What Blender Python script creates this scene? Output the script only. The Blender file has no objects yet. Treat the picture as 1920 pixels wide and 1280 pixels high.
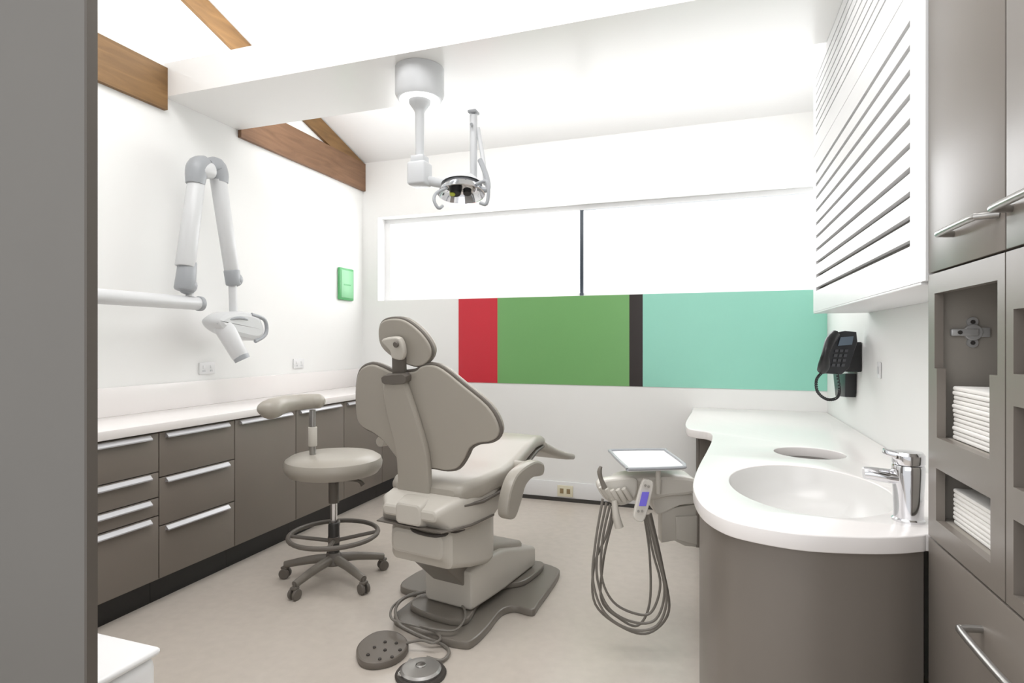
import bpy, bmesh, math, random
from mathutils import Vector, Matrix
random.seed(4)
sc = bpy.context.scene
try: sc.view_settings.view_transform = 'Standard'
except Exception: pass
C = sc.collection
# ---------------------------------------------------------------- camera
F = 1083.0; TH = math.atan(370/1083.0); H = 1.3
s, c = math.sin(TH), math.cos(TH)
CAM = Vector((0, 0, H)); FW = Vector((-s, c, 0)); RT = Vector((c, s, 0)); UP = Vector((0, 0, 1))
cd = bpy.data.cameras.new('camera'); cam = bpy.data.objects.new('camera', cd); C.objects.link(cam)
cam.location = CAM; cam.rotation_euler = (math.pi/2, 0, TH)
cd.sensor_width = 36; cd.lens = 36*F/1920; cd.clip_start = 0.05
sc.camera = cam
def ray(px, py): return FW + RT*((px-960)/F) + UP*((640-py)/F)
def pD(px, py, d): return CAM + ray(px, py)*d
def pX(px, py, X): r = ray(px, py); return CAM + r*(X/r.x)
def pY(px, py, Y): r = ray(px, py); return CAM + r*(Y/r.y)
def pZ(px, py, Z): r = ray(px, py); return CAM + r*((Z-H)/r.z)
def hit(px, py, P0, N): r = ray(px, py); return CAM + r*((P0-CAM).dot(N)/r.dot(N))
# ---------------------------------------------------------------- materials
def lin(v): v /= 255.0; return v/12.92 if v <= .04045 else ((v+.055)/1.055)**2.4
def col(rgb, k=1.0): return (min(1, lin(rgb[0])*k), min(1, lin(rgb[1])*k), min(1, lin(rgb[2])*k), 1)
def mat(name, rgb, rough=.5, metal=0, var=.05, scale=6, bump=0, emit=0, stretch=None, coat=0):
    m = bpy.data.materials.new(name); m.use_nodes = True
    nt = m.node_tree; b = nt.nodes['Principled BSDF']
    b.inputs['Roughness'].default_value = rough; b.inputs['Metallic'].default_value = metal
    b.inputs['Coat Weight'].default_value = coat
    tc = nt.nodes.new('ShaderNodeTexCoord'); mp = nt.nodes.new('ShaderNodeMapping')
    if stretch: mp.inputs['Scale'].default_value = stretch
    nz = nt.nodes.new('ShaderNodeTexNoise'); nz.inputs['Scale'].default_value = scale; nz.inputs['Detail'].default_value = 4
    mx = nt.nodes.new('ShaderNodeMix'); mx.data_type = 'RGBA'
    mx.inputs[6].default_value = col(rgb, 1-var); mx.inputs[7].default_value = col(rgb, 1+var)
    L = nt.links.new
    L(tc.outputs['Object'], mp.inputs['Vector']); L(mp.outputs['Vector'], nz.inputs['Vector'])
    L(nz.outputs['Fac'], mx.inputs[0]); L(mx.outputs[2], b.inputs['Base Color'])
    if bump:
        bp = nt.nodes.new('ShaderNodeBump'); bp.inputs['Strength'].default_value = bump; bp.inputs['Distance'].default_value = .002
        n2 = nt.nodes.new('ShaderNodeTexNoise'); n2.inputs['Scale'].default_value = scale*30
        L(tc.outputs['Object'], n2.inputs['Vector']); L(n2.outputs['Fac'], bp.inputs['Height']); L(bp.outputs['Normal'], b.inputs['Normal'])
    if emit:
        b.inputs['Emission Color'].default_value = col(rgb); b.inputs['Emission Strength'].default_value = emit
    return m
def wood(name, a, b_, stretch, rough=.55):
    m = mat(name, a, rough, 0, .1, 3, .2, 0, stretch)
    nt = m.node_tree
    mx = [n for n in nt.nodes if n.type == 'MIX'][0]; nz = [n for n in nt.nodes if n.type == 'TEX_NOISE'][0]
    mx.inputs[6].default_value = col(a); mx.inputs[7].default_value = col(b_)
    nz.inputs['Detail'].default_value = 8; nz.inputs['Distortion'].default_value = 1.2
    cr = nt.nodes.new('ShaderNodeValToRGB'); cr.color_ramp.elements[0].position = .3; cr.color_ramp.elements[1].position = .7
    nt.links.new(nz.outputs['Fac'], cr.inputs['Fac']); nt.links.new(cr.outputs['Color'], mx.inputs[0])
    return m
WALL = mat('painted_wall', (241,241,239), .6, var=.01)
CEIL = mat('ceiling_paint', (247,247,247), .7, var=.01)
SOFF = mat('bulkhead_paint', (242,241,239), .22, var=.01)
FLOOR = mat('vinyl_floor', (200,191,181), .26, var=.08, scale=22, bump=.04)
_n = FLOOR.node_tree.nodes
[n for n in _n if n.type == 'TEX_NOISE'][0].inputs['Detail'].default_value = 12
CAB = mat('taupe_laminate', (123,115,107), .40, var=.03)
CABR = mat('taupe_lacquer', (123,116,109), .34, var=.03)
CABI = mat('taupe_interior', (160,154,146), .6, var=.03)  # taupe lightened in colour to make up for light missing inside the niches
BLACK = mat('black_plinth', (22,20,20), .35, var=.03)
PHB = mat('black_plastic', (26,26,28), .35, var=.03)
PHC = mat('charcoal_plastic', (48,49,53), .3, var=.03)
STONE = mat('white_solid_surface', (240,236,234), .22, var=.01)
BOWL = mat('sink_white', (226,225,223), .22, var=.01)
WHITEP = mat('white_plastic', (234,234,234), .35, var=.01)
WHITEM = mat('white_enamel', (216,217,218), .3, var=.01)
GREYP = mat('grey_joint_plastic', (165,168,172), .35, var=.02)
ALU = mat('brushed_aluminium', (205,205,208), .38, .6, var=.03)
STEEL = mat('brushed_steel', (170,168,165), .28, .9, var=.03)
CHROME = mat('chrome', (225,225,228), .08, 1, var=.01)
UPH = mat('taupe_vinyl', (170,164,154), .33, var=.03, bump=.03)
UPHD = mat('dark_taupe_edge', (106,100,93), .45, var=.03)
CREAM = mat('cream_plastic', (199,194,185), .33, var=.02)
DTA = mat('dark_taupe_plastic', (124,118,110), .28, var=.03)
DGREY = mat('dark_grey_metal', (70,68,66), .4, .3, var=.03)
HOSE = mat('grey_hose', (122,117,110), .45, var=.03)
RED = mat('red_panel', (205,46,60), .35, var=.02)
GREEN = mat('leaf_green_panel', (118,172,106), .35, var=.02)
DARKP = mat('dark_brown_panel', (42,34,32), .35, var=.02)
MINT = mat('mint_panel', (150,214,194), .35, var=.02)
BLIND = mat('backlit_blind', (252,253,255), .8, var=.005, emit=3.3)
RAIL = mat('blind_rail', (210,214,218), .4, var=.02)  # plain pale grey of the blind headrail
MULL = mat('dark_mullion', (52,60,70), .4, var=.02)
GBOX = mat('green_plastic', (92,175,112), .35, var=.02)
GBOX2 = mat('pale_green_front', (140,205,155), .35, var=.02)
TOWEL = mat('paper_towel', (235,233,229), .9, var=.02, bump=.2)
SCREEN = mat('violet_display', (105,95,190), .3, var=.02, emit=.35)
YREFL = mat('yellow_reflection', (190,200,70), .2, var=.05)  # colour of the yellow reflection in the chrome dish
GLOW = mat('lit_ring', (255,255,255), .5, var=.001, emit=1.0)
CREAMO = mat('cream_outlet', (226,220,196), .4, var=.02)
BROWNO = mat('brown_outlet', (150,130,95), .4)
OLIVE = mat('black_rubber', (66,61,57), .6, var=.03)
CHUTE = mat('chute_grey', (150,146,142), .6, var=.02)  # even grey of the waste chute lining
PKEY = mat('phone_key', (80,82,86), .4)
TIMB = wood('brown_timber', (112,82,46), (138,104,62), (6,.8,6))
TIMB3 = wood('reddish_timber', (112,82,58), (138,104,78), (6,.8,6))
# ---------------------------------------------------------------- mesh helpers
def topof(o):
    while o.parent: o = o.parent
    return o
def smooth_loop(pts, n=5, closed=True):
    out = []; N = len(pts)
    rng = range(N) if closed else range(N-1)
    for i in rng:
        if closed: p0, p1, p2, p3 = pts[(i-1) % N], pts[i], pts[(i+1) % N], pts[(i+2) % N]
        else: p0, p1, p2, p3 = pts[max(i-1,0)], pts[i], pts[i+1], pts[min(i+2,N-1)]
        for k in range(n):
            t = k/n
            out.append(.5*((2*p1)+(p2-p0)*t+(2*p0-5*p1+4*p2-p3)*t*t+(3*p1-p0-3*p2+p3)*t**3))
    if not closed: out.append(pts[-1].copy())
    return out
def V(*a): return Vector(a)
class MB:
    def __init__(self): self.bm = bmesh.new()
    def loft(self, rings, cap=True, closed=True):
        bm = self.bm; R = [[bm.verts.new(p) for p in r] for r in rings]; n = len(R[0])
        for a, b in zip(R[:-1], R[1:]):
            for i in range(n if closed else n-1):
                j = (i+1) % n
                try: bm.faces.new((a[i], a[j], b[j], b[i]))
                except ValueError: pass
        if cap and closed:
            bm.faces.new(list(reversed(R[0]))); bm.faces.new(R[-1])
        return self
    def box(self, x0, x1, y0, y1, z0, z1, bev=0, xf=None, seg=2):
        t = bmesh.new(); bmesh.ops.create_cube(t, size=1)
        for v in t.verts: v.co = Vector(((x0+x1)/2+v.co.x*(x1-x0), (y0+y1)/2+v.co.y*(y1-y0), (z0+z1)/2+v.co.z*(z1-z0)))
        if bev: bmesh.ops.bevel(t, geom=list(t.edges), offset=bev, segments=seg, profile=.5, affect='EDGES')
        if xf:
            for v in t.verts: v.co = Vector(xf(v.co.x, v.co.y, v.co.z))
        me = bpy.data.meshes.new('t'); t.to_mesh(me); t.free(); self.bm.from_mesh(me); bpy.data.meshes.remove(me)
        return self
    def tube(self, pts, r, n=12, sm=0, closed=False, flat=None):
        pts = [Vector(p) for p in pts]
        if not hasattr(r, '__len__'): r = [r]*len(pts)
        if sm:
            rv = smooth_loop([Vector((x, 0, 0)) for x in r], sm, closed); r = [x.x for x in rv]
            pts = smooth_loop(pts, sm, closed)
        N = len(pts); rings = []; prev = None
        for i in range(N):
            if closed: t = pts[(i+1) % N]-pts[i-1]
            else: t = pts[min(i+1, N-1)]-pts[max(i-1, 0)]
            t.normalize()
            if prev is None:
                a = Vector((0, 0, 1)) if abs(t.z) < .9 else Vector((1, 0, 0))
                u = t.cross(a).normalized()
            else: u = (prev-t*prev.dot(t)).normalized()
            prev = u; w = t.cross(u)
            rings.append([pts[i]+(u*math.cos(2*math.pi*k/n)+w*math.sin(2*math.pi*k/n))*r[i] for k in range(n)])
        if flat:
            for i, rg in enumerate(rings):
                for p in rg: p.z = pts[i].z+(p.z-pts[i].z)*flat
        if closed: rings.append([p.copy() for p in rings[0]]); self.loft(rings, cap=False)
        else: self.loft(rings)
        return self
    def cyl(self, p0, p1, r0, r1=None, n=24, bev=0):
        p0, p1 = Vector(p0), Vector(p1); r1 = r0 if r1 is None else r1
        if bev:
            d = (p1-p0).normalized()
            return self.tube([p0, p0+d*bev*.3, p0+d*bev, p1-d*bev, p1-d*bev*.3, p1], [r0-bev, r0-bev*.3, r0, r1, r1-bev*.3, r1-bev], n)
        return self.tube([p0, p1], [r0, r1], n)
    def lathe(self, prof, cx, cy, n=32, sx=1, sy=1, cap=True):
        return self.loft([[Vector((cx+r*sx*math.cos(2*math.pi*k/n), cy+r*sy*math.sin(2*math.pi*k/n), z)) for k in range(n)] for r, z in prof], cap)
    def sphere(self, p, r, sz=1, n=16):
        p = Vector(p); prof = [(max(1e-4, r*math.sin(math.pi*i/10)), p.z-r*sz*math.cos(math.pi*i/10)) for i in range(11)]
        return self.lathe(prof, p.x, p.y, n)
    def prism(self, pts, vec, bev=0, sm=0, dome=0):
        pts = [Vector(p) for p in pts]; vec = Vector(vec); nv = vec.normalized(); T = vec.length
        if sm: pts = smooth_loop(pts, sm)
        area = Vector((0, 0, 0))
        for i in range(len(pts)): area += pts[i-1].cross(pts[i])
        sgn = 1 if area.dot(nv) > 0 else -1
        def off(dd):
            out = []; N = len(pts)
            for i in range(N):
                a = (pts[i]-pts[i-1]).normalized(); b = (pts[(i+1) % N]-pts[i]).normalized()
                t = (a+b); t = t.normalized() if t.length > 1e-6 else a
                inn = nv.cross(t)*sgn
                k = 1/max(.5, math.sqrt(max(0, (1+a.dot(b))/2)))
                out.append(pts[i]+inn*dd*k)
            return out
        if bev:
            P = [(bev, 0), (bev*.3, bev*.3), (0, bev), (0, T-bev), (bev*.3, T-bev*.3), (bev, T)]
            rings = [[p+nv*h for p in off(o)] for o, h in P]
        else: rings = [pts, [p+vec for p in pts]]
        if dome:
            cen = sum(rings[-1], Vector((0,0,0)))/len(pts); last = rings[-1]
            for q in (.8, .55, .3, .1): rings.append([cen+(p-cen)*q+nv*dome*(1-q*q) for p in last])
        return self.loft(rings)
    def build(self, name, m, parent=None, sharp=.6):
        bm = self.bm
        bmesh.ops.remove_doubles(bm, verts=bm.verts, dist=1e-5)
        bmesh.ops.recalc_face_normals(bm, faces=bm.faces)
        for f in bm.faces: f.smooth = True
        for e in bm.edges:
            if len(e.link_faces) != 2 or e.calc_face_angle(0) > sharp: e.smooth = False
        for f in bm.faces:
            if len(f.verts) > 9:
                for e in f.edges: e.smooth = False
        if parent: L0 = topof(parent).location.copy()
        else:
            xs = [v.co for v in bm.verts]
            L0 = Vector(((min(v.x for v in xs)+max(v.x for v in xs))/2, (min(v.y for v in xs)+max(v.y for v in xs))/2, min(v.z for v in xs)))
        for v in bm.verts: v.co -= L0
        me = bpy.data.meshes.new(name); bm.to_mesh(me); bm.free(); me.materials.append(m)
        o = bpy.data.objects.new(name, me); C.objects.link(o)
        if parent: o.parent = parent
        else: o.location = L0
        return o
def tag(o, label=None, cat=None, group=None, kind=None):
    if label: o['label'] = label
    if cat: o['category'] = cat
    if group: o['group'] = group
    if kind: o['kind'] = kind
    return o
def thing(name, loc, label, cat, group=None):
    o = bpy.data.objects.new(name, None); C.objects.link(o); o.location = loc; o.empty_display_size = .1
    return tag(o, label, cat, group)
def st(o): o['kind'] = 'structure'; return o
# ---------------------------------------------------------------- setting
XL, XR, YB = -3.02, .79, 4.59
CF = -2.57      # left cabinet fronts
st(MB().box(-3.3, 1.4, -.6, 4.85, -.1, 0).build('floor', FLOOR))
st(MB().box(-3.2, XL, -.6, 4.85, 0, 4.7).build('wall_left', WALL))
wb = MB().box(XL, 1.2, YB, 4.85, 0, 1.67).box(XL, 1.2, YB, 4.85, 2.43, 3.2).box(XL, -2.86, YB, 4.85, 1.67, 2.43)
st(wb.build('wall_back', WALL))
wr = MB().box(XR, 1.2, 1.80, YB, 0, 4.2).box(1.16, 1.2, -.6, 1.80, 0, 4.7)
st(wr.build('wall_right', WALL))
def cz(Y): return 2.94+.3*(YB-Y)
ce = MB(); ce.loft([[V(XL, YB, cz(YB)), V(1.16, YB, cz(YB)), V(1.16, YB, cz(YB)+.1), V(XL, YB, cz(YB)+.1)],
                    [V(XL, .1, cz(.1)), V(1.16, .1, cz(.1)), V(1.16, .1, cz(.1)+.1), V(XL, .1, cz(.1)+.1)]])
st(ce.build('ceiling', CEIL))
st(MB().box(XL, 1.15, 2.54, 3.10, 2.73, 2.925).build('trim_1', SOFF))
for i, (a, b, m) in enumerate([(-2.056, -1.697, RED), (-1.697, -.594, GREEN), (-.594, -.491, DARKP), (-.491, .789, MINT)]):
    st(MB().box(a, b, YB-.004, YB, .949, 1.668).build('trim_%d' % (i+2), m))
# window
w = MB()
w.box(-2.86, 1.0, YB+.12, YB+.18, 1.67, 1.70).box(-2.86, 1.0, YB+.12, YB+.18, 2.385, 2.43).box(-2.86, -2.80, YB+.12, YB+.18, 1.70, 2.385)
win = st(w.build('window_1', WHITEP))
MB().box(-1.012, -.982, YB+.10, YB+.119, 1.672, 2.384, .003).build('mullion', MULL, win)
MB().box(-2.80, -1.013, YB+.125, YB+.13, 1.70, 2.385).build('blind', BLIND, win)
MB().box(-.981, .99, YB+.125, YB+.13, 1.70, 2.385).build('blind', BLIND, win)
MB().box(-.981, .99, YB+.108, YB+.119, 2.378, 2.386, .002).build('blind_rail', RAIL, win)
st(MB().box(-2.5, -.05, YB-.012, YB, .03, .16, .003).build('baseboard_back', WHITEP))
st(MB().box(-2.5, -.05, YB-.014, YB, 0.0, .03).build('baseboard_back_foot', DGREY))
dl = st(MB().box(-2.6, -.985, .680, .698, 0.0, 3.2).build('door_1', mat('door_grey', (110,107,103), .5, var=.03)))
MB().box(-.985, -.979, .680, .698, 0.0, 3.2).build('edge_strip', mat('edge_grey', (88,82,76), .4, var=.03), dl)
# timber
t = MB().box(XL+.002, XL+.03, .3, 2.54, 2.65, 2.895).build('roof_beam', TIMB); tag(t, 'brown timber beam along the top of the left wall, in front of the white bulkhead', 'beam')
t = MB().box(XL+.002, XL+.03, 3.10, YB, 2.68, 2.93).build('roof_beam', TIMB3); tag(t, 'reddish timber beam behind the bulkhead, ending at the window wall', 'beam')
r = MB(); zr = lambda Y: 2.925+.3*(YB-Y)
ring = lambda Y: [V(XL+.004, Y, max(2.69, zr(Y)-.15)), V(XL+.028, Y, max(2.69, zr(Y)-.15)), V(XL+.028, Y, zr(Y)), V(XL+.004, Y, zr(Y))]
r.loft([ring(YB-.01), ring(3.6), ring(1.2)]); tag(r.build('rafter', TIMB), 'sloping timber rafter rising above the white bulkhead from the window wall', 'rafter')
# ---------------------------------------------------------------- left cabinets
bounds = [1.62, 2.134, 2.615, 3.133, 3.66, 4.19, YB-.003]
descr = ['taupe base cabinet with four drawers, nearest the grey door edge', 'taupe base cabinet with three equal deep drawers',
 'taupe base cabinet with one tall door just right of the three deep drawers', 'taupe base cabinet with one door directly behind the stool seat',
 'taupe base cabinet mostly hidden behind the chair back', 'narrow taupe base cabinet in the corner by the window wall']
fr = [[(.13,.44),(.445,.53),(.535,.655),(.66,.848)], [(.13,.385),(.39,.625),(.63,.848)], [(.13,.848)], [(.13,.848)], [(.13,.848)], [(.13,.848)]]
for i in range(6):
    a, b = bounds[i], bounds[i+1]
    t = thing('base_cabinet', (-2.8, (a+b)/2, 0), descr[i], 'cabinet', 'taupe base cabinets under the left worktop')
    MB().box(XL+.004, CF-.02, a+.001, b-.001, .12, .855).build('body', CAB, t)
    MB().box(XL+.03, CF-.06, a+.001, b-.001, 0, .12).build('plinth', BLACK, t)
    for (z0, z1) in fr[i]:
        d = MB().box(CF-.019, CF, a+.003, b-.003, z0, z1, .0015).build('drawer' if len(fr[i]) > 1 else 'door', CAB, t)
        hb = MB(); y0, y1 = a+.035, b-.05
        prof = lambda Y: [V(CF, Y, z1-.004), V(CF, Y, z1-.028), V(CF+.010, Y, z1-.024), V(CF+.022, Y, z1-.026), V(CF+.022, Y, z1-.020), V(CF+.006, Y, z1-.004)]
        hb.loft([prof(y0), prof(y1)]); hb.build('handle', ALU, d)
wt = MB().box(XL+.002, CF+.02, 1.5, YB-.002, .857, .9, .004).build('worktop', STONE)
tag(wt, 'long white worktop over the taupe cabinets along the left wall', 'worktop')
MB().box(XL+.002, XL+.014, 1.5, YB-.004, .9, 1.055, .002).build('upstand', STONE, wt)
def outlet(y, z, lab):
    t = MB().box(XL+.001, XL+.010, y-.06, y+.06, z-.037, z+.037, .003).build('wall_socket', WHITEP); tag(t, lab, 'socket')
    for q in (-.028, .028):
        MB().box(XL+.010, XL+.013, y+q-.008, y+q+.008, z-.002, z+.018, .001).build('switch', WHITEP, t)
        MB().box(XL+.0101, XL+.0107, y+q-.008, y+q-.005, z-.022, z-.010).build('slot', GREYP, t)
        MB().box(XL+.0101, XL+.0107, y+q+.005, y+q+.008, z-.022, z-.010).build('slot', GREYP, t)
p = pX(387, 690, XL); outlet(p.y, p.z, 'white wall socket below the x-ray head')
p = pX(559, 681, XL); outlet(p.y, p.z, 'white wall socket further along the left wall, above the stool backrest')
p = pX(646, 533, XL); t = MB().box(XL+.001, XL+.026, p.y-.105, p.y+.105, p.z-.14, p.z+.14, .010).build('wall_holder', GBOX)
tag(t, 'small green plastic holder with pale front on the left wall', 'holder')
MB().box(XL+.026, XL+.029, p.y-.085, p.y+.09, p.z-.12, p.z+.12, .003).build('front_plate', GBOX2, t)
MB().box(XL+.029, XL+.030, p.y-.05, p.y+.05, p.z-.012, p.z+.0).build('front_mark', GBOX, t)
# ---------------------------------------------------------------- x-ray arm
XX = -2.80; g = lambda a, b: pX(a, b, XX)
A1 = g(372, 569)
t = thing('dental_xray_arm', (XX, 1.9, 1.5), 'white wall mounted x-ray unit with folded jointed arm and tube head', 'x-ray unit')
Y0 = 1.75
MB().box(XL+.002, XL+.06, Y0-.12, Y0+.12, 1.40, 1.68, .015).cyl((XL+.05, Y0, A1.z), (XX, Y0, A1.z), .045).build('wall_plate', WHITEM, t)
MB().cyl((XX, Y0, A1.z), (XX, A1.y, A1.z), .038, bev=.006).build('horizontal_arm', WHITEM, t)
MB().cyl((XX, A1.y-.005, A1.z), (XX, A1.y+.022, A1.z), .043, bev=.004).build('end_cap', GREYP, t)
a = g(356, 556); b = g(356, 530)
MB().cyl(a, b, .022).build('riser', WHITEM, t)
MB().cyl(g(346, 545), g(352, 488), .055, .048, bev=.014).sphere(g(351, 535), .052).build('lower_joint', GREYP, t)
MB().cyl(g(347, 500), g(369, 335), .052, .046, bev=.006).build('lower_arm', WHITEM, t)
MB().tube([g(366, 345), g(368, 325), g(372, 312), g(385, 306)], [.050, .058, .058, .045], 20, 4).build('upper_joint', GREYP, t)
MB().cyl(g(368, 320)+V(.01,0,0), g(392, 320)+V(.02,0,0), .048, bev=.01).build('joint_pivot', WHITEM, t)
MB().tube([g(390, 312), g(404, 312), g(410, 328), g(411, 342)], [.045, .056, .056, .05], 20, 4).build('upper_joint', GREYP, t)
MB().cyl(g(409, 335), g(435, 510), .047, .043, bev=.006).build('upper_arm', WHITEM, t)
MB().cyl(g(434, 505), g(438, 535), .046, .044, bev=.01).sphere(g(441, 524), .045).build('elbow', GREYP, t)
MB().cyl(g(436, 530), g(438, 590), .024).build('drop_rod', WHITEM, t)
hd = MB().prism([g(x, y)+V(-.07, 0, 0) for x, y in [(392,598),(410,586),(440,584),(466,590),(476,605),(480,625),(468,638),(440,634),(412,625),(395,612)]], (.15, 0, 0), .03, 4).build('tube_head', WHITEM, t)
MB().tube([g(455, 590)+V(.07,0,0), g(480, 600)+V(.07,0,0), g(482, 626)+V(.07,0,0), g(462, 640)+V(.07,0,0)], .012, 10, 5).build('head_handle', GREYP, hd)
MB().cyl(g(410, 605)+V(.02,0,0), g(432, 668)+V(.10,-.02,0), .058, .050, bev=.006).build('cone', WHITEM, hd)
MB().cyl(g(431, 666)+V(.10,-.02,0), g(433, 674)+V(.11,-.02,0), .047, .045).build('cone_rim', GREYP, hd)
MB().tube([g(393, 606)+V(.05,0,0), g(430, 596)+V(.082,0,0), g(462, 606)+V(.05,0,0)], .010, 10, 5).build('head_band', GREYP, hd)
# ---------------------------------------------------------------- white bin bottom left
t = MB().box(-1.42, -1.09, .715, .905, 0, .645, .022, seg=4).build('waste_bin', WHITEP); tag(t, 'white rounded bin beside the grey door in the foreground', 'bin')
MB().box(-1.425, -1.085, .712, .908, .6455, .662, .008, seg=3).build('lid', WHITEP, t)
# ---------------------------------------------------------------- right worktop
CT = .80
def curve_mesh(outer, holes, z0, z1, bev, name, m, label, cat):
    cu = bpy.data.curves.new(name, 'CURVE'); cu.dimensions = '2D'; cu.fill_mode = 'BOTH'
    cu.extrude = (z1-z0)/2-bev; cu.bevel_depth = bev; cu.bevel_resolution = 2; cu.offset = -bev
    for pts in [outer]+holes:
        sp = cu.splines.new('POLY'); sp.points.add(len(pts)-1); sp.use_cyclic_u = True
        for q, pt in zip(sp.points, pts): q.co = (pt[0], pt[1], 0, 1)
    tmp = bpy.data.objects.new(name+'_tmp', cu); C.objects.link(tmp)
    dg = bpy.context.evaluated_depsgraph_get(); dg.update()
    me = bpy.data.meshes.new_from_object(tmp.evaluated_get(dg)); bpy.data.objects.remove(tmp); bpy.data.curves.remove(cu)
    b = MB(); b.bm.from_mesh(me); bpy.data.meshes.remove(me)
    for v in b.bm.verts: v.co.z += (z0+z1)/2
    o = b.build(name, m, None, .5); tag(o, label, cat); return o
edge = [V(x, y, 0) for x, y in [(-.118,4.3),(-.135,3.9),(-.137,3.66),(-.118,3.48),(-.07,3.41),(-.015,3.38),(.012,3.30),(.012,3.1),(-.01,2.8),(-.036,2.5),(-.052,2.25),(-.052,2.06),(-.023,1.868),(.030,1.75),(.10,1.695),(.223,1.664),(.35,1.682),(.45,1.715),(.525,1.757)]]
edge_s = smooth_loop(edge, 6, False)
outer = [(.787, YB-.003), (-.118, YB-.003)]+[(p.x, p.y) for p in edge_s]+[(.532, 1.765), (.787, 1.765+.037)]
SX, SY, SA, SB = .318, 2.215, .25, .36
sink_h = [(SX+SA*math.cos(2*math.pi*k/64), SY+SB*math.sin(2*math.pi*k/64)) for k in range(64)]
WX, WY, WR = .425, 2.89, .145
wh = [(WX+WR*math.cos(2*math.pi*k/40), WY+WR*math.sin(2*math.pi*k/40)) for k in range(40)]
cw = curve_mesh(outer, [sink_h, wh], CT-.045, CT, .005, 'curved_worktop', STONE, 'white curved worktop with round sink bowl along the right wall', 'worktop')
b = MB(); prof = [(1.0, CT-.004), (.985, CT-.015), (.96, CT-.05), (.90, CT-.10), (.78, CT-.135), (.5, CT-.15), (.12, CT-.155), (.11, CT-.17)]
b.lathe([(r, z) for r, z in prof], SX, SY, 64, SA, SB, cap=False)
b.lathe([(1.012, CT-.046), (.98, CT-.06), (.93, CT-.12), (.80, CT-.155), (.5, CT-.17), (.11, CT-.17)], SX, SY, 64, SA, SB, cap=False); b.build('sink_bowl', BOWL, cw)
MB().lathe([(.001, CT-.152), (.03, CT-.152), (.032, CT-.156), (.032, CT-.165)], SX, SY, 24, cap=False).build('drain', CHROME, cw)
MB().lathe([(WR+.004, CT-.045), (WR, CT-.045), (WR-.004, CT-.10), (WR-.01, CT-.32), (.001, CT-.32)], WX, WY, 40, cap=False).build('waste_chute', CHUTE, cw)
t = thing('curved_base_cabinet', (.3, 2.3, 0), 'taupe curved cabinet front under the sink end of the right worktop', 'cabinet')
inn = [p for p in edge_s if p.y < 3.3]
def offs(pl, dd):
    o = []
    for i, p in enumerate(pl):
        tt = (pl[min(i+1, len(pl)-1)]-pl[max(i-1, 0)]).normalized(); o.append(p+V(-tt.y, tt.x, 0)*dd)
    return o
o1 = offs(inn, .022)+[V(.5325, 1.785, 0)]; o2 = offs(inn, .040)+[V(.5325, 1.803, 0)]
b = MB(); b.loft([[V(p.x, p.y, .002) for p in o1]+[V(p.x, p.y, .002) for p in reversed(o2)], [V(p.x, p.y, CT-.047) for p in o1]+[V(p.x, p.y, CT-.047) for p in reversed(o2)]])
b.build('curved_front', CABR, t)
t = thing('desk_cabinet', (.4, 4, 0), 'taupe cabinet under the desk end of the right worktop, beside the window wall', 'cabinet')
MB().box(-.055, .78, 3.50, YB-.004, .10, CT-.047).build('body', CABR, t)
MB().box(-.01, .78, 3.52, YB-.004, 0, .10).build('plinth', BLACK, t)
MB().box(-.073, -.056, 3.505, 4.03, .11, CT-.05, .001).build('door', CABR, t); MB().box(-.073, -.056, 4.036, YB-.02, .11, CT-.05, .001).build('door', CABR, t)
# tap
x, y = .526, 1.885
t = thing('mixer_tap', (x, y, CT), 'chrome single lever mixer tap at the sink bowl', 'tap')
MB().lathe([(.040, CT), (.040, CT+.006), (.036, CT+.010), (.037, CT+.08), (.040, CT+.130), (.040, CT+.150), (.038, CT+.156), (.001, CT+.157)], x, y, 40).build('body', CHROME, t)
sd_ = -RT*.93+FW*.37
P0 = V(x, y, CT+.118)
MB().tube([P0+sd_*.02, P0+sd_*.055+V(0,0,.003), P0+sd_*.09+V(0,0,.006), P0+sd_*.108+V(0,0,.006)], [.028, .028, .026, .024], 20, 4, flat=.7).build('spout', CHROME, t)
q0 = V(x, y, CT+.166); pr = V(sd_.y, -sd_.x, 0)
MB().lathe([(.038, CT+.158), (.040, CT+.162), (.040, CT+.184), (.034, CT+.192), (.001, CT+.194)], x, y, 36).prism([q0+pr*.026-sd_*.01, q0-pr*.026-sd_*.01, q0-pr*.022+sd_*.045+V(0,0,.010), q0-pr*.012+sd_*.060+V(0,0,.013), q0+pr*.012+sd_*.060+V(0,0,.013), q0+pr*.022+sd_*.045+V(0,0,.010)], (0, 0, .018), .005, 0).build('lever', CHROME, t)
# switch / socket
p = pX(1651, 694, XR); t = MB().box(XR-.008, XR-.001, p.y-.02, p.y+.03, p.z-.04, p.z+.04, .003).build('wall_switch', WHITEP); tag(t, 'narrow white switch plate on the right wall beside the phone', 'switch')
MB().box(XR-.011, XR-.008, p.y-.008, p.y+.018, p.z-.018, p.z+.018, .002).build('rocker', WHITEM, t)
p = pY(1060, 920, YB-.012); t = MB().box(p.x-.065, p.x+.065, YB-.022, YB-.0125, p.z-.045, p.z+.045, .003).build('wall_socket', CREAMO); tag(t, 'cream power socket on the baseboard of the window wall', 'socket')
for q in (-.028, .028):
    MB().box(p.x+q-.015, p.x+q+.015, YB-.024, YB-.022, p.z-.02, p.z+.02, .001).build('outlet_face', BROWNO, t)
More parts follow.
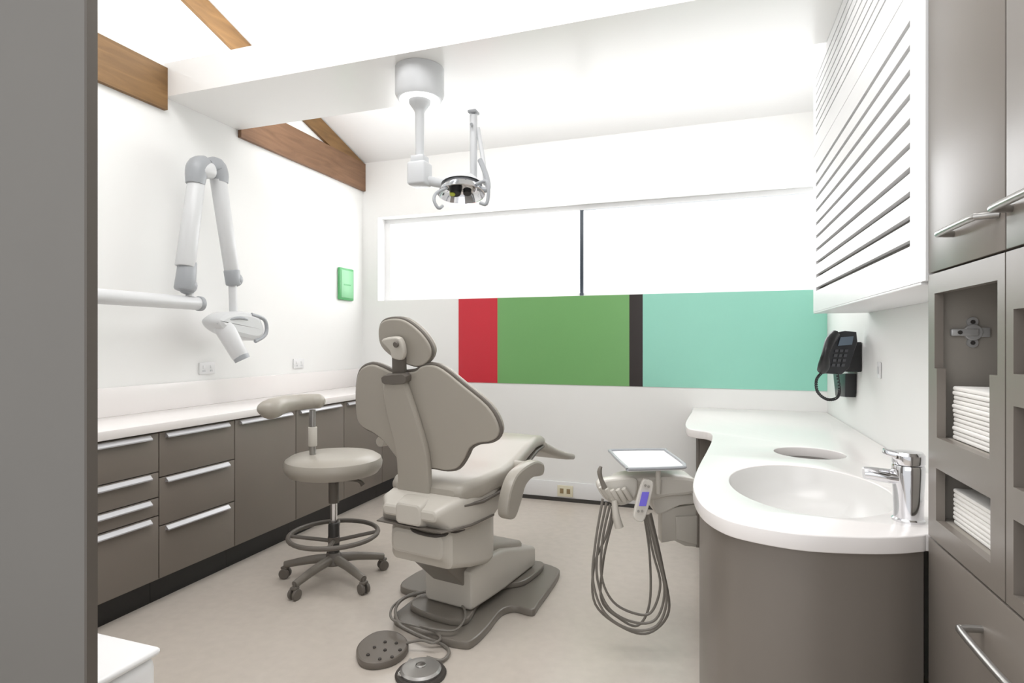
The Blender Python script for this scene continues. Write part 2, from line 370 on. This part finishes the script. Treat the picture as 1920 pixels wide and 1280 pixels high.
# ---------------------------------------------------------------- louvred cupboard
XC = .53; ya, yb = 1.80, 3.47
t = thing('louvred_wall_cupboard', (.66, 2.6, 1.458), 'white louvred wall cupboard above the right worktop', 'cupboard')
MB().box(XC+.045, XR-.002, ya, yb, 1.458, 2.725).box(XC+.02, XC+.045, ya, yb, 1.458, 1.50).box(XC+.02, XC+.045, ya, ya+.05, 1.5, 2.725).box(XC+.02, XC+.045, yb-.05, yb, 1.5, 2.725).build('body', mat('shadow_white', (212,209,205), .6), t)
MB().box(XC+.001, XR-.002, ya, yb, 1.450, 1.4575, .001).build('base_board', WHITEP, t)
def louvre(z0, z1, first, n, sp, name, sl=.015):
    b = MB(); y0, y1 = 1.885, 3.385
    b.box(XC, XC+.018, 1.762, y0, z0, z1); b.box(XC, XC+.018, y1, yb, z0, z1)
    zz = z0
    for k in range(n):
        zs = first+k*sp-sl/2; b.box(XC, XC+.018, y0, y1, zz, zs); zz = zs+sl
    b.box(XC, XC+.018, y0, y1, zz, z1); b.build(name, WHITEP, t)
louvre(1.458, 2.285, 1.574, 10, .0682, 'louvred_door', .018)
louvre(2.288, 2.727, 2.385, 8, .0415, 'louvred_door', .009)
# ---------------------------------------------------------------- tall cabinets
XT = .534
def handle(z, par, ya, yb, xo=.036):
    MB().tube([(XT, ya, z), (XT-xo*.8, ya-.010, z), (XT-xo, ya-.03, z), (XT-xo, yb+.03, z), (XT-xo*.8, yb+.010, z), (XT, yb, z)], .0075, 12, 4).build('handle', STEEL, par)
def tall(y0, y1, openings, lab, hy):
    t = thing('tall_cabinet', (.8, (y0+y1)/2, .802), lab, 'cabinet', 'tall taupe cabinets at the right edge')
    b = MB(); lo, hi = y1+.001, y0-.001
    b.box(XT+.02, 1.12, lo, lo+.016, .802, 3.0).box(XT+.02, 1.12, hi-.016, hi, .802, 3.0).box(1.10, 1.12, lo, hi, .802, 3.0)
    for z in (.802, 1.46, 2.3, 2.98): b.box(XT+.02, 1.10, lo+.016, hi-.016, z, z+.010)
    b.build('body', CABI, t)
    d = MB().box(XT, XT+.019, y1+.002, y0-.002, 1.475, 2.98, .0015).build('upper_door', CABR, t)
    handle(1.548, d, *hy)
    b = MB(); fy0, fy1 = y1+.002, y0-.002
    zs = sorted(set([.803, 1.470]+[z for o in openings for z in o[:2]]))
    for za, zb in zip(zs[:-1], zs[1:]):
        op = [o for o in openings if o[0] <= za+1e-6 and o[1] >= zb-1e-6]
        if op: b.box(XT, XT+.019, fy0, op[0][2], za, zb); b.box(XT, XT+.019, op[0][3], fy1, za, zb)
        else: b.box(XT, XT+.019, fy0, fy1, za, zb)
    b.build('niche_door', CABR, t)
    MB().box(XT+.30, XT+.31, fy0+.02, fy1-.02, .815, 1.455).build('niche_back', CABI, t)
    for o in openings:
        if o[4]: MB().box(XT+.0195, XT+.295, fy0+.022, fy1-.022, o[0]-.012, o[0]-.001).build('niche_shelf', CABI, t)
    return t
y0, y1 = 1.757, 1.346
tc1 = tall(y0, y1, [(.855, .985, y1+.062, y0-.055, 1), (1.062, 1.233, y1+.066, y0-.060, 1), (1.233, 1.42, y1+.032, y0-.045, 0)], 'tall taupe cabinet with towel niches, directly beside the mixer tap', (1.592, 1.372))
tall(1.345, .93, [(.81+.02, .97, .97, 1.315, 1), (1.03, 1.18, .97, 1.315, 1), (1.24, 1.36, .97, 1.315, 0)], 'tall taupe cabinet cut off by the right edge of the photo', (1.322, 1.10))
t = thing('drawer_cabinet', (.8, 1.34, 0), 'low taupe cabinet with one wide drawer under the tall cabinets', 'cabinet')
MB().box(XT+.02, 1.12, .932, 1.756, .0, .80).build('body', CABR, t)
d = MB().box(XT, XT+.019, .932, 1.755, .06, .797, .0015).build('wide_drawer', CABR, t)
handle(.705, d, 1.445, 1.20, .045)
# hinge on the side panel of the niche
HY = y0-.0175; hp = pY(1822, 623, HY)
hb = MB()
hb.cyl((hp.x, HY, hp.z), (hp.x, HY-.012, hp.z), .020, bev=.002).box(hp.x-.048, hp.x+.010, HY-.016, HY-.004, hp.z-.009, hp.z+.009, .003)
hb.cyl((hp.x, HY, hp.z+.026), (hp.x, HY-.006, hp.z+.026), .012).cyl((hp.x, HY, hp.z-.026), (hp.x, HY-.006, hp.z-.026), .012)
hb.box(hp.x-.008, hp.x+.008, HY-.005, HY, hp.z-.026, hp.z+.026).box(hp.x+.015, hp.x+.036, HY-.008, HY, hp.z-.012, hp.z+.012, .002)
h_ = hb.build('hinge', mat('nickel', (190,190,190), .35, .4), tc1)
MB().cyl((hp.x-.03, HY-.016, hp.z), (hp.x-.03, HY-.018, hp.z), .005).build('hinge_screw', DGREY, h_)
for dz in (-.026, .026): MB().cyl((hp.x, HY-.006, hp.z+dz), (hp.x, HY-.008, hp.z+dz), .005).build('hinge_screw', DGREY, h_)
def stack(z, n, lab, grp):
    for k in range(n):
        dx, dy = random.uniform(-.002, .002), random.uniform(-.003, .003)
        b = MB(); b.box(XT+.030+dx, XT+.21+dx, 1.415+dy, 1.690+dy, z, z+.0105, .004)
        o = b.build('paper_towel', TOWEL); tag(o, lab, 'paper towel', grp); z += .0107
stack(1.0625, 12, 'white folded paper towel in the stack of the upper cabinet niche', 'folded towels in the upper niche')
stack(.8555, 8, 'white folded paper towel in the stack of the lower cabinet niche', 'folded towels in the lower niche')
# ---------------------------------------------------------------- phone
t = thing('desk_phone', (.74, 3.65, 1.1), 'black corded phone mounted on the right wall above the worktop', 'phone')
q = lambda a, b, d=3.08: pD(a, b, d)
MB().prism([pX(1590,642,XR-.002), pX(1616,641,XR-.002), pX(1616,697,XR-.002), pX(1588,692,XR-.002)], (-.10, 0, 0), .006).build('wall_bracket', PHB, t)
bd = MB().prism([q(1562,624), q(1585,620), q(1606,622), q(1608,640), q(1592,690), q(1578,702), q(1545,700), q(1540,690)], FW*.05+RT*.02, .006).build('phone_body', PHC, t)
MB().prism([q(1576,632,3.075), q(1600,630,3.075), q(1597,646,3.075), q(1571,648,3.075)], FW*-.003, 0).build('display', mat('phone_display', (110,125,140), .25), bd)
for r_ in range(4):
    for k in range(3):
        a, b2 = 1566+k*9-r_*2, 655+r_*9
        MB().prism([q(a,b2,3.074), q(a+6,b2,3.074), q(a+5,b2+5,3.074), q(a-1,b2+5,3.074)], FW*-.003, 0).build('button', PKEY, bd)
MB().tube([q(1541,694,3.02), q(1545,684,2.99), q(1548,662,2.95), q(1556,640,2.98), q(1566,626,3.02)], [.024, .028, .018, .024, .022], 12, 4).build('handset', PHB, t)
cp = []
P = smooth_loop([q(1541,698,3.03), q(1531,712,3.02), q(1533,734,3.02), q(1550,748,3.02), q(1568,746,3.04), q(1574,732,3.06), q(1570,702,3.07)], 40, False)
for i, pp in enumerate(P):
    a = i*.9; cp.append(pp+RT*.006*math.cos(a)+UP*.006*math.sin(a))
MB().tube(cp, .003, 6).build('coiled_cord', PHB, t)
MB().prism([pX(1562,700,XR-.06), pX(1585,700,XR-.06), pX(1584,744,XR-.06), pX(1566,742,XR-.06)], (.055, 0, 0), .004).build('cable_box', PHB, t)
# ---------------------------------------------------------------- dental light
t = thing('dental_light', (-1.42, 2.75, 2.0), 'white ceiling mounted dental light with jointed arm and chrome reflector', 'dental light')
LW = mat('lamp_enamel', (210,212,214), .3, var=.01)
D0 = 3.04; m0 = pD(787, 150, D0); mx_, my_ = m0.x, m0.y
zt = lambda y, d=D0: H+(640-y)*d/F
MB().lathe([(.128, 2.729), (.128, zt(178)), (.115, zt(187)), (.001, zt(187))], mx_, my_, 40).build('ceiling_canopy', LW, t)
MB().lathe([(.105, zt(187)), (.105, zt(190)), (.06, zt(190)), (.06, zt(187))], mx_, my_, 40).build('glow_ring', GLOW, t)
MB().lathe([(.06, zt(186)), (.055, zt(195)), (.032, zt(206)), (.024, zt(212)), (.022, zt(298))], mx_, my_, 28).build('drop_pole', LW, t)
MB().box(mx_-.052, mx_+.052, my_-.05, my_+.05, zt(349), zt(305), .014, seg=3).box(mx_-.038, mx_+.038, my_-.035, my_+.035, zt(306), zt(293), .006).build('joint_housing', LW, t)
D1 = 3.0; e = lambda a, b, d=D1: pD(a, b, d)
MB().tube([e(800,338,3.04), e(840,345,3.08), e(885,335,3.08)], [.026, .024, .022], 14, 4).build('swing_arm', LW, t)
MB().cyl(e(888,340,3.06), e(888,216,3.06), .019, .021, bev=.004).build('upright_arm', LW, t)
MB().box(*sum([[e(888,213,3.06)[i]-[.024,.03,.002][i], e(888,213,3.06)[i]+[.024,.03,.014][i]] for i in range(3)], []), .006).cyl(e(884,233,3.04), e(884,233,3.01), .008).build('arm_cap', GREYP, t)
MB().tube([e(896,240,3.06), e(906,300,3.04), e(911,345,3.0)], [.012, .012, .014], 12, 3).build('spring_rod', LW, t)
lc = e(865, 362, 2.95)
ax = (FW*-.35+UP*-.9).normalized(); sx_ = RT; sy_ = ax.cross(sx_).normalized()
def dish(prof, sxk, syk, n=36):
    return [[lc+ax*h+(sx_*math.cos(2*math.pi*k/n)*sxk+sy_*math.sin(2*math.pi*k/n)*syk)*r for k in range(n)] for r, h in prof]
MB().loft(dish([(.25,-.075),(.6,-.07),(.85,-.045),(1.0,0),(1.03,.006),(.98,.008),(.8,-.03),(.5,-.05),(.02,-.058)], .118, .085)).build('reflector', CHROME, t)
MB().loft(dish([(.55,-.10),(.75,-.075),(.9,-.05),(.62,-.078)], .118, .085), cap=True).build('lamp_housing', LW, t)
MB().cyl(lc+ax*-.04+sx_*-.03, lc+ax*.006+sx_*-.03, .035, .028, bev=.005).build('dark_reflection', PHB, t)  # black discs stand in for dark reflections in the chrome dish
MB().cyl(lc+ax*-.03+sx_*-.045, lc+ax*.010+sx_*-.045, .018, .014).build('lens', YREFL, t)  # yellow reflection of the dish put in as a coloured disc
MB().cyl(lc+ax*-.02+sx_*.03, lc+ax*.004+sx_*.03, .022, .02).build('dark_reflection', PHB, t)
MB().tube([e(838,352,2.9), e(818,362,2.86), e(814,376,2.84), e(822,390,2.84), e(830,386,2.86)], .008, 10, 4).build('grip_handle', GREYP, t)
MB().tube([e(893,345,2.9), e(912,340,2.88), e(916,360,2.87), e(912,382,2.87), e(900,380,2.88)], .009, 10, 4).build('grip_handle', GREYP, t)
MB().tube([e(900,300,3.02), e(912,330,2.98), e(914,355,2.95), e(895,352,2.94)], .014, 10, 4).build('yoke', GREYP, t)
# ---------------------------------------------------------------- dental chair
OX, OY, AN = -1.13, 2.62, math.radians(10); sa, ca = math.sin(AN), math.cos(AN)
def CH(x, y, z): return V(OX+x*ca+y*sa, OY-x*sa+y*ca, z)
XLV = V(ca, -sa, 0); YLV = V(sa, ca, 0)
t = thing('dental_chair', (OX, OY, 0), 'taupe dental patient chair with winged backrest in the middle of the room', 'dental chair')
fl = lambda pts, z=.0: [pZ(a, b, z) for a, b in pts]
base = [(738,1166),(752,1180),(805,1204),(868,1218),(890,1212),(915,1188),(940,1157),(965,1149),(998,1156),(1012,1140),(1047,1088),(1043,1074),(1000,1064),(900,1066),(810,1072),(762,1095),(751,1110),(768,1118),(785,1124),(758,1148)]
MB().prism(fl(base), (0, 0, .035), .008, 4).build('base_plate', DTA, t)
b2 = [(770,1160),(865,1190),(900,1150),(940,1120),(985,1110),(1020,1078),(990,1070),(880,1074),(810,1100),(800,1130)]
MB().prism([p+V(0,0,.0351) for p in fl(b2)], (0, 0, .028), .008, 4).build('base_step', DTA, t)
def sect(rows, name, m, seg=None, r=.03, par=None):
    b = MB(); rings = []
    for (y, hw, z0, z1) in rows:
        rr = min(r, hw*.9, (z1-z0)/2*.95); ring = []
        for (cx, cz_, a0) in [(hw-rr, z1-rr, 0), (-hw+rr, z1-rr, 90), (-hw+rr, z0+rr, 180), (hw-rr, z0+rr, 270)]:
            for k in range(5):
                an = math.radians(a0+k*22.5); ring.append(CH(cx+rr*math.cos(an), y, cz_+rr*math.sin(an)))
        rings.append(ring)
    b.loft(rings); return b.build(name, m, par or t, .7)
def rounded_rows(rows, e=.03):
    (y, hw, a, b) = rows[0]; (Y, HW, A, B) = rows[-1]
    return [(y-e*.0, hw-e, a+e*.9, b-e*.9), (y+e*.3, hw-e*.3, a+e*.3, b-e*.3)]+[(y+e, hw, a, b)]+rows[1:-1]+[(Y-e, HW, A, B), (Y-e*.3, HW-e*.3, A+e*.3, B-e*.3), (Y, HW-e, A+e*.9, B-e*.9)]
sect(rounded_rows([(-.16,.135,.066,.245),(-.02,.145,.066,.275),(.12,.15,.066,.265),(.47,.145,.066,.175)], .012), 'base_cover', CREAM, r=.02)
sect(rounded_rows([(-.08,.10,.22,.30),(.05,.115,.20,.305),(.36,.12,.16,.235)], .012), 'link_cover', UPH, r=.02)
sect(rounded_rows([(-.40,.145,.37,.485),(-.36,.165,.33,.49),(-.2,.17,.285,.50),(-.05,.16,.25,.50),(.02,.15,.25,.50)], .02), 'lift_housing', CREAM, r=.03)
MB().tube([CH(-.10,-.33,.478), CH(0,-.40,.480), CH(.12,-.39,.478), CH(.17,-.28,.485)], .008, 10, 5).build('housing_cable', OLIVE, t)
sect([(-.30,.09,.30,.34),(-.10,.09,.12,.30)], 'lift_arm', DTA, r=.01)
sect(rounded_rows([(-.45,.15,.545,.60),(-.40,.185,.50,.625),(-.28,.205,.485,.645),(-.1,.215,.485,.655),(.15,.17,.54,.66)], .015), 'seat_frame', CREAM, r=.03)
sect([(-.452,.175,.512,.518),(-.40,.192,.508,.516),(-.28,.212,.500,.510),(-.1,.2165,.50,.510)], 'frame_seam', UPHD, r=.003)
# seat
sect([(-.34,.16,.635,.66),(-.33,.19,.62,.675),(-.30,.205,.605,.69),(-.2,.222,.60,.70),(0,.222,.61,.705),(.15,.212,.64,.725),(.30,.198,.69,.765),(.42,.182,.715,.785),(.52,.170,.72,.775),(.58,.15,.715,.755),(.60,.12,.72,.735)], 'seat_cushion', UPH, r=.034)
sect([(-.32,.20,.59,.604),(-.2,.224,.582,.598),(0,.224,.592,.608),(.15,.214,.622,.638),(.30,.20,.668,.688),(.42,.182,.695,.714),(.55,.16,.705,.718)], 'seat_shell', UPHD, r=.007)
sect([(.56,.12,.68,.71),(.60,.155,.665,.725),(.75,.155,.615,.665),(.92,.15,.567,.612),(1.04,.14,.545,.582),(1.09,.11,.55,.57)], 'footrest', UPH, r=.022)
# back
upv = (CH(0, -.46, 1.35)-CH(0, -.34, .75)).normalized(); NB = XLV.cross(upv).normalized()
if NB.dot(YLV) < 0: NB = -NB
PB = CH(0, -.34, .75)
bk = lambda pts, off=0: [hit(a, b, PB+NB*off, NB) for a, b in pts]
outl = [(668,712),(676,692),(695,684),(715,690),(737,699),(775,697),(788,688),(806,685),(828,693),(868,725),(912,762),(932,795),(933,817),(918,828),(896,831),(880,840),(870,860),(856,878),(835,882),(812,878),(780,876),(756,872),(738,852),(720,828),(700,812),(680,801),(669,785),(666,750)]
MB().prism(bk(outl), NB*.016, .006, 3).build('backrest_shell', UPH, t)
P1 = smooth_loop(bk(outl), 3)
def outset(P, N, dd):
    A = Vector((0,0,0))
    for i in range(len(P)): A += P[i-1].cross(P[i])
    sg = -1 if A.dot(N) > 0 else 1; o = []
    for i in range(len(P)):
        tt = (P[(i+1) % len(P)]-P[i-1]).normalized(); o.append(P[i]+N.cross(tt)*sg*dd)
    return o
MB().prism([p+NB*.010 for p in outset(P1, NB, .011)], NB*.016, .007).build('backrest_piping', UPHD, t)
MB().prism([p+NB*.0265 for p in outset(P1, NB, .005)], NB*.024, .012).build('backrest_cushion', UPH, t)
stem = [(727,712),(760,706),(777,745),(795,800),(808,850),(812,900),(811,940),(800,950),(756,940),(753,890),(750,850),(742,810),(731,765)]
MB().prism(bk(stem), NB*-.032, .010, 3).build('back_support', UPH, t)
MB().prism(bk([(730,700),(765,697),(772,708),(765,716),(732,716),(726,708)]), NB*-.040, .003, 2).build('headrest_slot', UPHD, t)
sect(rounded_rows([(-.455,.07,.52,.615),(-.40,.073,.50,.63),(-.3,.07,.5,.63)], .012), 'rear_cover', CREAM, r=.02)
# headrest
PH = CH(0, -.45, 1.3); uph = (V(0, 0, 1)-YLV*.25).normalized(); NH = XLV.cross(uph).normalized()
if NH.dot(YLV) < 0: NH = -NH
hk = lambda pts, off=0: [hit(a, b, PH+NH*off, NH) for a, b in pts]
ho = [(709,618),(716,603),(735,598),(758,602),(785,622),(804,648),(806,668),(795,683),(778,687),(755,680),(728,664),(712,645)]
MB().prism(hk(ho), NH*.016, .006, 4).build('headrest_shell', UPH, t)
P1 = smooth_loop(hk(ho), 4)
MB().prism([p+NH*.0100 for p in outset(P1, NH, .007)], NH*.016, .006).build('headrest_piping', UPHD, t)
MB().prism([p+NH*.0265 for p in outset(P1, NH, .003)], NH*.026, .014).build('headrest_cushion', UPH, t)
MB().prism(hk([(740,650),(762,655),(764,706),(741,706)], -.0), NH*-.022, .004).build('headrest_post', UPHD, t)
hm = MB().prism(hk([(722,636),(738,630),(756,632),(764,655),(760,672),(742,668),(738,655)], -.012), NH*-.028, .007, 3).build('headrest_bracket', CREAM, t)
kp = hk([(744,645)], -.04)[0]
MB().cyl(kp, kp-NH*.012, .013, bev=.003).build('bracket_knob', UPHD, hm)
# arms
PA = CH(.275, 0, 0); ak = lambda pts, off=0: [hit(a, b, PA+XLV*off, XLV) for a, b in pts]
MB().prism(ak([(1003,868),(1001,888),(982,893),(968,908),(960,935),(950,964),(941,971),(932,964),(933,938),(940,908),(952,884),(972,868),(990,861)]), XLV*.055, .012, 4).build('armrest', UPH, t)
pv = ak([(990, 877)])[0]
MB().cyl(pv-XLV*.11, pv+XLV*.02, .030, bev=.005).build('arm_pivot', UPH, t)
lv = CH(-.30, -.12, .0); lq = hit(712, 828, lv, YLV)
MB().tube([lq, lq+YLV*.12+V(0,0,.0), lq+YLV*.28+V(0,0,-.02)], [.026, .03, .02], 14, 4).build('armrest', UPH, t)
MB().cyl(lq+YLV*.27+V(0,0,-.02), CH(-.16, .10, .66), .02).build('arm_pivot', UPH, t)
# foot controls
t = thing('foot_control', pZ(718, 1222, 0), 'dark taupe kidney shaped foot control with buttons on the floor before the chair base', 'foot control')
fo = [(668,1228),(680,1210),(705,1195),(735,1193),(757,1203),(766,1218),(758,1235),(735,1250),(700,1257),(675,1250)]
MB().prism(fl(fo), (0, 0, .03), .008, 4).build('control_plate', mat('foot_plate', (112,105,97), .4), t)
for a, b in [(690,1228),(702,1214),(722,1204),(743,1206),(712,1236),(735,1232),(750,1219),(722,1219)]:
    p = pZ(a, b, .03); MB().lathe([(.007, .029), (.007, .034), (.005, .036), (.001, .037)], p.x, p.y, 12).build('button', OLIVE, t)
t = thing('foot_pedal', pZ(788, 1253, 0), 'round chrome disc foot pedal with dark rim at the bottom edge', 'foot pedal')
p = pZ(789, 1250, .03)
MB().lathe([(.098, 0), (.10, .006), (.094, .014), (.080, .014), (.001, .010)], p.x, p.y, 40).build('pedal_rim', OLIVE, t)
MB().lathe([(.078, .014), (.080, .022), (.072, .030), (.05, .034), (.02, .036), (.001, .036)], p.x, p.y, 40).build('pedal_disc', mat('satin_steel', (190,188,185), .3, .7), t)
MB().lathe([(.02, .035), (.02, .040), (.015, .043), (.001, .044)], p.x, p.y, 20).build('pedal_boss', STEEL, t)
MB().tube([pZ(770,1236,.012)+V(0,0,.0), pZ(752,1258,.014), pZ(750,1266,.014), pZ(790,1276,.012)], .006, 10, 4).build('pedal_bail', STEEL, t)
def cable(pts, zs, r, lab, m=HOSE):
    o = MB().tube([pZ(a, b, z) for (a, b), z in zip(pts, zs)], r, 8, 6).build('floor_cable', m); tag(o, lab, 'cable')
cable([(800,1232),(828,1238),(842,1222),(830,1208),(800,1196),(775,1185),(748,1168),(742,1140),(760,1120),(800,1108),(845,1095)], [.02,.012,.012,.012,.045,.05,.075,.075,.075,.08,.10], .007, 'taupe cable looping from the round pedal over the chair base')
cable([(762,1205),(790,1200),(812,1205),(826,1196),(812,1182),(770,1170),(735,1160),(738,1135),(775,1112),(820,1112),(862,1130),(872,1155),(855,1180),(820,1180),(785,1172)], [.035,.05,.045,.05,.05,.075,.075,.075,.075,.085,.08,.075,.06,.065,.07], .0055, 'thin grey cable coiled around on top of the chair base')
# ---------------------------------------------------------------- stool
SC = pZ(626, 1086, 0); dS = (SC-CAM).dot(FW); X0, Y0 = SC.x, SC.y
t = thing('dental_stool', (X0, Y0, 0), 'taupe round operator stool with curved torso rest and chrome column', 'stool')
MB().lathe([(.02, .572), (.19, .574), (.235, .585), (.256, .612), (.260, .64), (.252, .663), (.225, .680), (.16, .688), (.001, .690)], X0, Y0, 48).build('seat', UPH, t)
MB().lathe([(.03, .535), (.09, .55), (.12, .571), (.001, .5715)], X0, Y0, 24).build('seat_plate', UPHD, t)
MB().lathe([(.030, .13), (.030, .30), (.026, .31), (.001, .31)], X0, Y0, 24).build('column_base', DGREY, t)
MB().lathe([(.018, .31), (.018, .43), (.001, .43)], X0, Y0, 24).build('gas_lift', CHROME, t)
MB().lathe([(.028, .42), (.028, .54), (.001, .54)], X0, Y0, 24).build('column_sleeve', UPHD, t)
MB().tube([(X0+.02, Y0, .55), V(X0, Y0, .54)+RT*.13, V(X0, Y0, .515)+RT*.16], [.008, .009, .014], 10, 4).build('height_lever', UPHD, t)
ring = [V(X0+.235*math.cos(k*math.pi/18), Y0+.235*math.sin(k*math.pi/18), .250) for k in range(36)]
MB().tube(ring, .0125, 10, closed=True).build('foot_ring', UPHD, t)
for k in range(4):
    an = k*math.pi/2+.5; MB().tube([V(X0, Y0, .215)+V(math.cos(an), math.sin(an), 0)*.025, V(X0, Y0, .250)+V(math.cos(an), math.sin(an), 0)*.23], [.011, .010], 8).build('ring_spoke', UPHD, t)
MB().lathe([(.026, .20), (.032, .205), (.032, .235), (.026, .24)], X0, Y0, 20).build('ring_hub', UPHD, t)
MB().lathe([(.045, .085), (.05, .095), (.042, .135), (.03, .15)], X0, Y0, 24).build('base_hub', UPHD, t)
for (cx_, cy_) in [(530, 1083), (552, 1124), (682, 1113), (719, 1067), (620, 1052)]:
    e_ = pZ(cx_, cy_, 0); dv = V(e_.x-X0, e_.y-Y0, 0); dv = dv.normalized()*.275; ex = V(X0, Y0, 0)+dv; nd = dv.normalized()
    lg = MB().tube([V(X0, Y0, .115)+nd*.03, V(X0, Y0, .105)+nd*.13, V(X0, Y0, .075)+nd*.275], [.026, .023, .019], 12, 3).build('star_leg', DTA, t)
    sd = V(-nd.y, nd.x, 0)
    cs = MB()
    for sg in (-1, 1): cs.cyl(ex+sd*sg*.007+V(0,0,.028), ex+sd*sg*.024+V(0,0,.028), .028, bev=.004)
    cs.build('caster', UPHD, lg); MB().cyl(ex+V(0,0,.03), ex+V(0,0,.085), .009).box(ex.x-.018, ex.x+.018, ex.y-.018, ex.y+.018, .050, .066, .006).build('caster_fork', UPHD, lg)
MB().tube([V(X0,Y0,.56)+RT*-.05, pD(586,850,dS-.03), pD(586,768,dS-.03)], [.012, .017, .017], 12).build('backrest_post', STEEL, t)
MB().cyl(pD(586,800,dS-.03), pD(586,836,dS-.03), .024, bev=.003).build('post_sleeve', CREAM, t)
MB().tube([pD(484,766,2.90), pD(492,766,2.90), pD(508,766,2.93), pD(528,759,3.02), pD(556,754,3.12), pD(585,752,3.18), pD(602,752,3.19), pD(609,752,3.19)], [.012, .038, .053, .048, .043, .041, .036, .012], 18, 5).build('torso_rest', UPH, t)
# ---------------------------------------------------------------- delivery unit
t = thing('delivery_unit', pD(1220, 940, 2.5), 'dental delivery unit with tray, handpieces and hanging hoses beside the right worktop', 'delivery unit')
TZ = .785; tr = [(1147,853),(1152,848),(1240,847),(1250,850),(1280,872),(1283,878),(1275,881),(1185,884),(1175,881)]
trp = [pZ(a, b, TZ) for a, b in tr]
tray = MB().prism(trp, (0, 0, .008), .002, 3).build('tray', WHITEP, t)
MB().tube([p+V(0,0,.010) for p in smooth_loop(trp, 4)], .007, 8, closed=True).build('tray_rim', GREYP, tray)
w_ = lambda a, b, d=2.42: pD(a, b, d)
DC = mat('pale_cream_plastic', (218,214,206), .33, var=.02)
MB().cyl(pD(1234, 882, 2.40), pD(1234, 925, 2.40), .011).build('tray_post', DC, t)
MB().prism([w_(1160,904), w_(1200,895), w_(1260,893), w_(1302,897), w_(1306,912), w_(1302,926), w_(1250,932), w_(1225,938), w_(1190,940), w_(1160,932)], FW*.16, .014, 4).build('head_body', DC, t)
MB().prism([w_(1122,906,2.40), w_(1145,898,2.40), w_(1190,896,2.40), w_(1196,915,2.40), w_(1188,938,2.40), w_(1165,948,2.40), w_(1140,940,2.40), w_(1124,922,2.40)], FW*.06, .008, 4).build('handpiece_holder', DC, t)
for k, (a, b_, c_, d_) in enumerate([(1126,912,1140,932), (1136,916,1150,938), (1147,918,1161,942), (1158,917,1172,940), (1169,915,1183,936)]):
    MB().cyl(w_(a,b_,2.372), w_(c_,d_,2.38), .011, .012, bev=.003).build('handpiece', CREAM, t)
MB().tube([w_(1127,874,2.34), w_(1124,884,2.34), w_(1127,898,2.34), w_(1134,915,2.34)], [.006, .010, .009, .012], 12, 3).build('syringe', DTA, t)
MB().tube([w_(1152,938,2.36), w_(1155,965,2.35), w_(1161,988,2.35)], [.012, .015, .018], 14, 3).build('brake_handle', CREAM, t)
cpn = MB().prism([w_(1204,903,2.30), w_(1214,899,2.30), w_(1225,905,2.30), w_(1222,930,2.30), w_(1210,972,2.30), w_(1200,979,2.30), w_(1189,972,2.30), w_(1190,955,2.30)], FW*.02, .005, 3).build('control_pad', DC, t)
MB().prism([w_(1204,922,2.297), w_(1217,922,2.297), w_(1211,948,2.297), w_(1198,948,2.297)], FW*-.003).build('display', SCREEN, cpn)
for (a, b_) in [(1210,910),(1216,912),(1197,958),(1204,958)]:
    MB().cyl(w_(a,b_,2.299), w_(a,b_,2.295), .005, n=10).build('key', DTA, cpn)
MB().prism([w_(1225,930,2.45), w_(1260,926,2.45), w_(1305,927,2.45), w_(1305,944,2.45), w_(1275,948,2.45), w_(1240,964,2.45), w_(1226,956,2.45)], FW*.10, .008, 3).build('pivot_housing', DC, t)
am = MB().prism([w_(1241,955,2.46), w_(1306,945,2.46), w_(1306,1026,2.46), w_(1285,1024,2.46), w_(1265,1014,2.46), w_(1241,1018,2.46)], FW*.07, .006).build('mounting_arm', CREAM, t)
MB().prism([w_(1266,968,2.455), w_(1306,966,2.455), w_(1306,1020,2.455), w_(1268,1010,2.455)], FW*-.006, .002).build('arm_panel', CREAM, am)
hs_ = [((1130,935),(1116,1020),(1112,1090),(1135,1150),(1185,1180),(1232,1172),(1250,1120),(1235,1040),(1216,965)),
       ((1137,942),(1122,1020),(1120,1085),(1142,1140),(1188,1166),(1230,1160),(1246,1105),(1230,1035),(1213,965)),
       ((1144,945),(1130,1010),(1128,1080),(1150,1128),(1192,1150),(1222,1146),(1238,1095),(1224,1035),(1210,965)),
       ((1150,945),(1138,1000),(1114,1060),(1116,1132),(1168,1176),(1217,1186),(1254,1145),(1242,1060),(1220,962)),
       ((1160,940),(1142,1000),(1130,1060),(1128,1125),(1160,1158),(1196,1172),(1218,1130),(1218,1040),(1207,962))]
for k, hp_ in enumerate(hs_):
    MB().tube([w_(a, b_, 2.34+.02*k) for a, b_ in hp_], .0052, 8, 6).build('hose', HOSE, t)
# ---------------------------------------------------------------- lights
wd = bpy.data.worlds.new('world'); sc.world = wd; wd.use_nodes = True
bg = wd.node_tree.nodes['Background']; bg.inputs[0].default_value = (.98, .99, 1, 1); bg.inputs[1].default_value = .88
def area(loc, rot, sx, sy, e, colr=(1, .99, .985)):
    l = bpy.data.lights.new('added_fill', 'AREA'); l.shape = 'RECTANGLE'; l.size = sx; l.size_y = sy; l.energy = e; l.color = colr
    o = bpy.data.objects.new('added_fill', l); C.objects.link(o); o.location = loc; o.rotation_euler = rot
    return o
area((-1.1, 1.3, 3.6), (0, 0, 0), 2.8, 1.2, 52)  # added overhead fill, out of view
area((-1.1, 2.8, 2.96), (math.pi, 0, 0), 3.4, .3, 34)  # added uplight, hidden above the bulkhead to brighten the ceiling
area((-1.1, 3.16, 2.80), (math.radians(115), 0, 0), 3.4, .08, 11)  # added hidden light behind the bulkhead, towards window wall and rear ceiling
area((-.7, -.9, 1.9), (math.radians(80), 0, math.radians(12)), 2.6, 1.6, 18)  # added front fill behind the camera
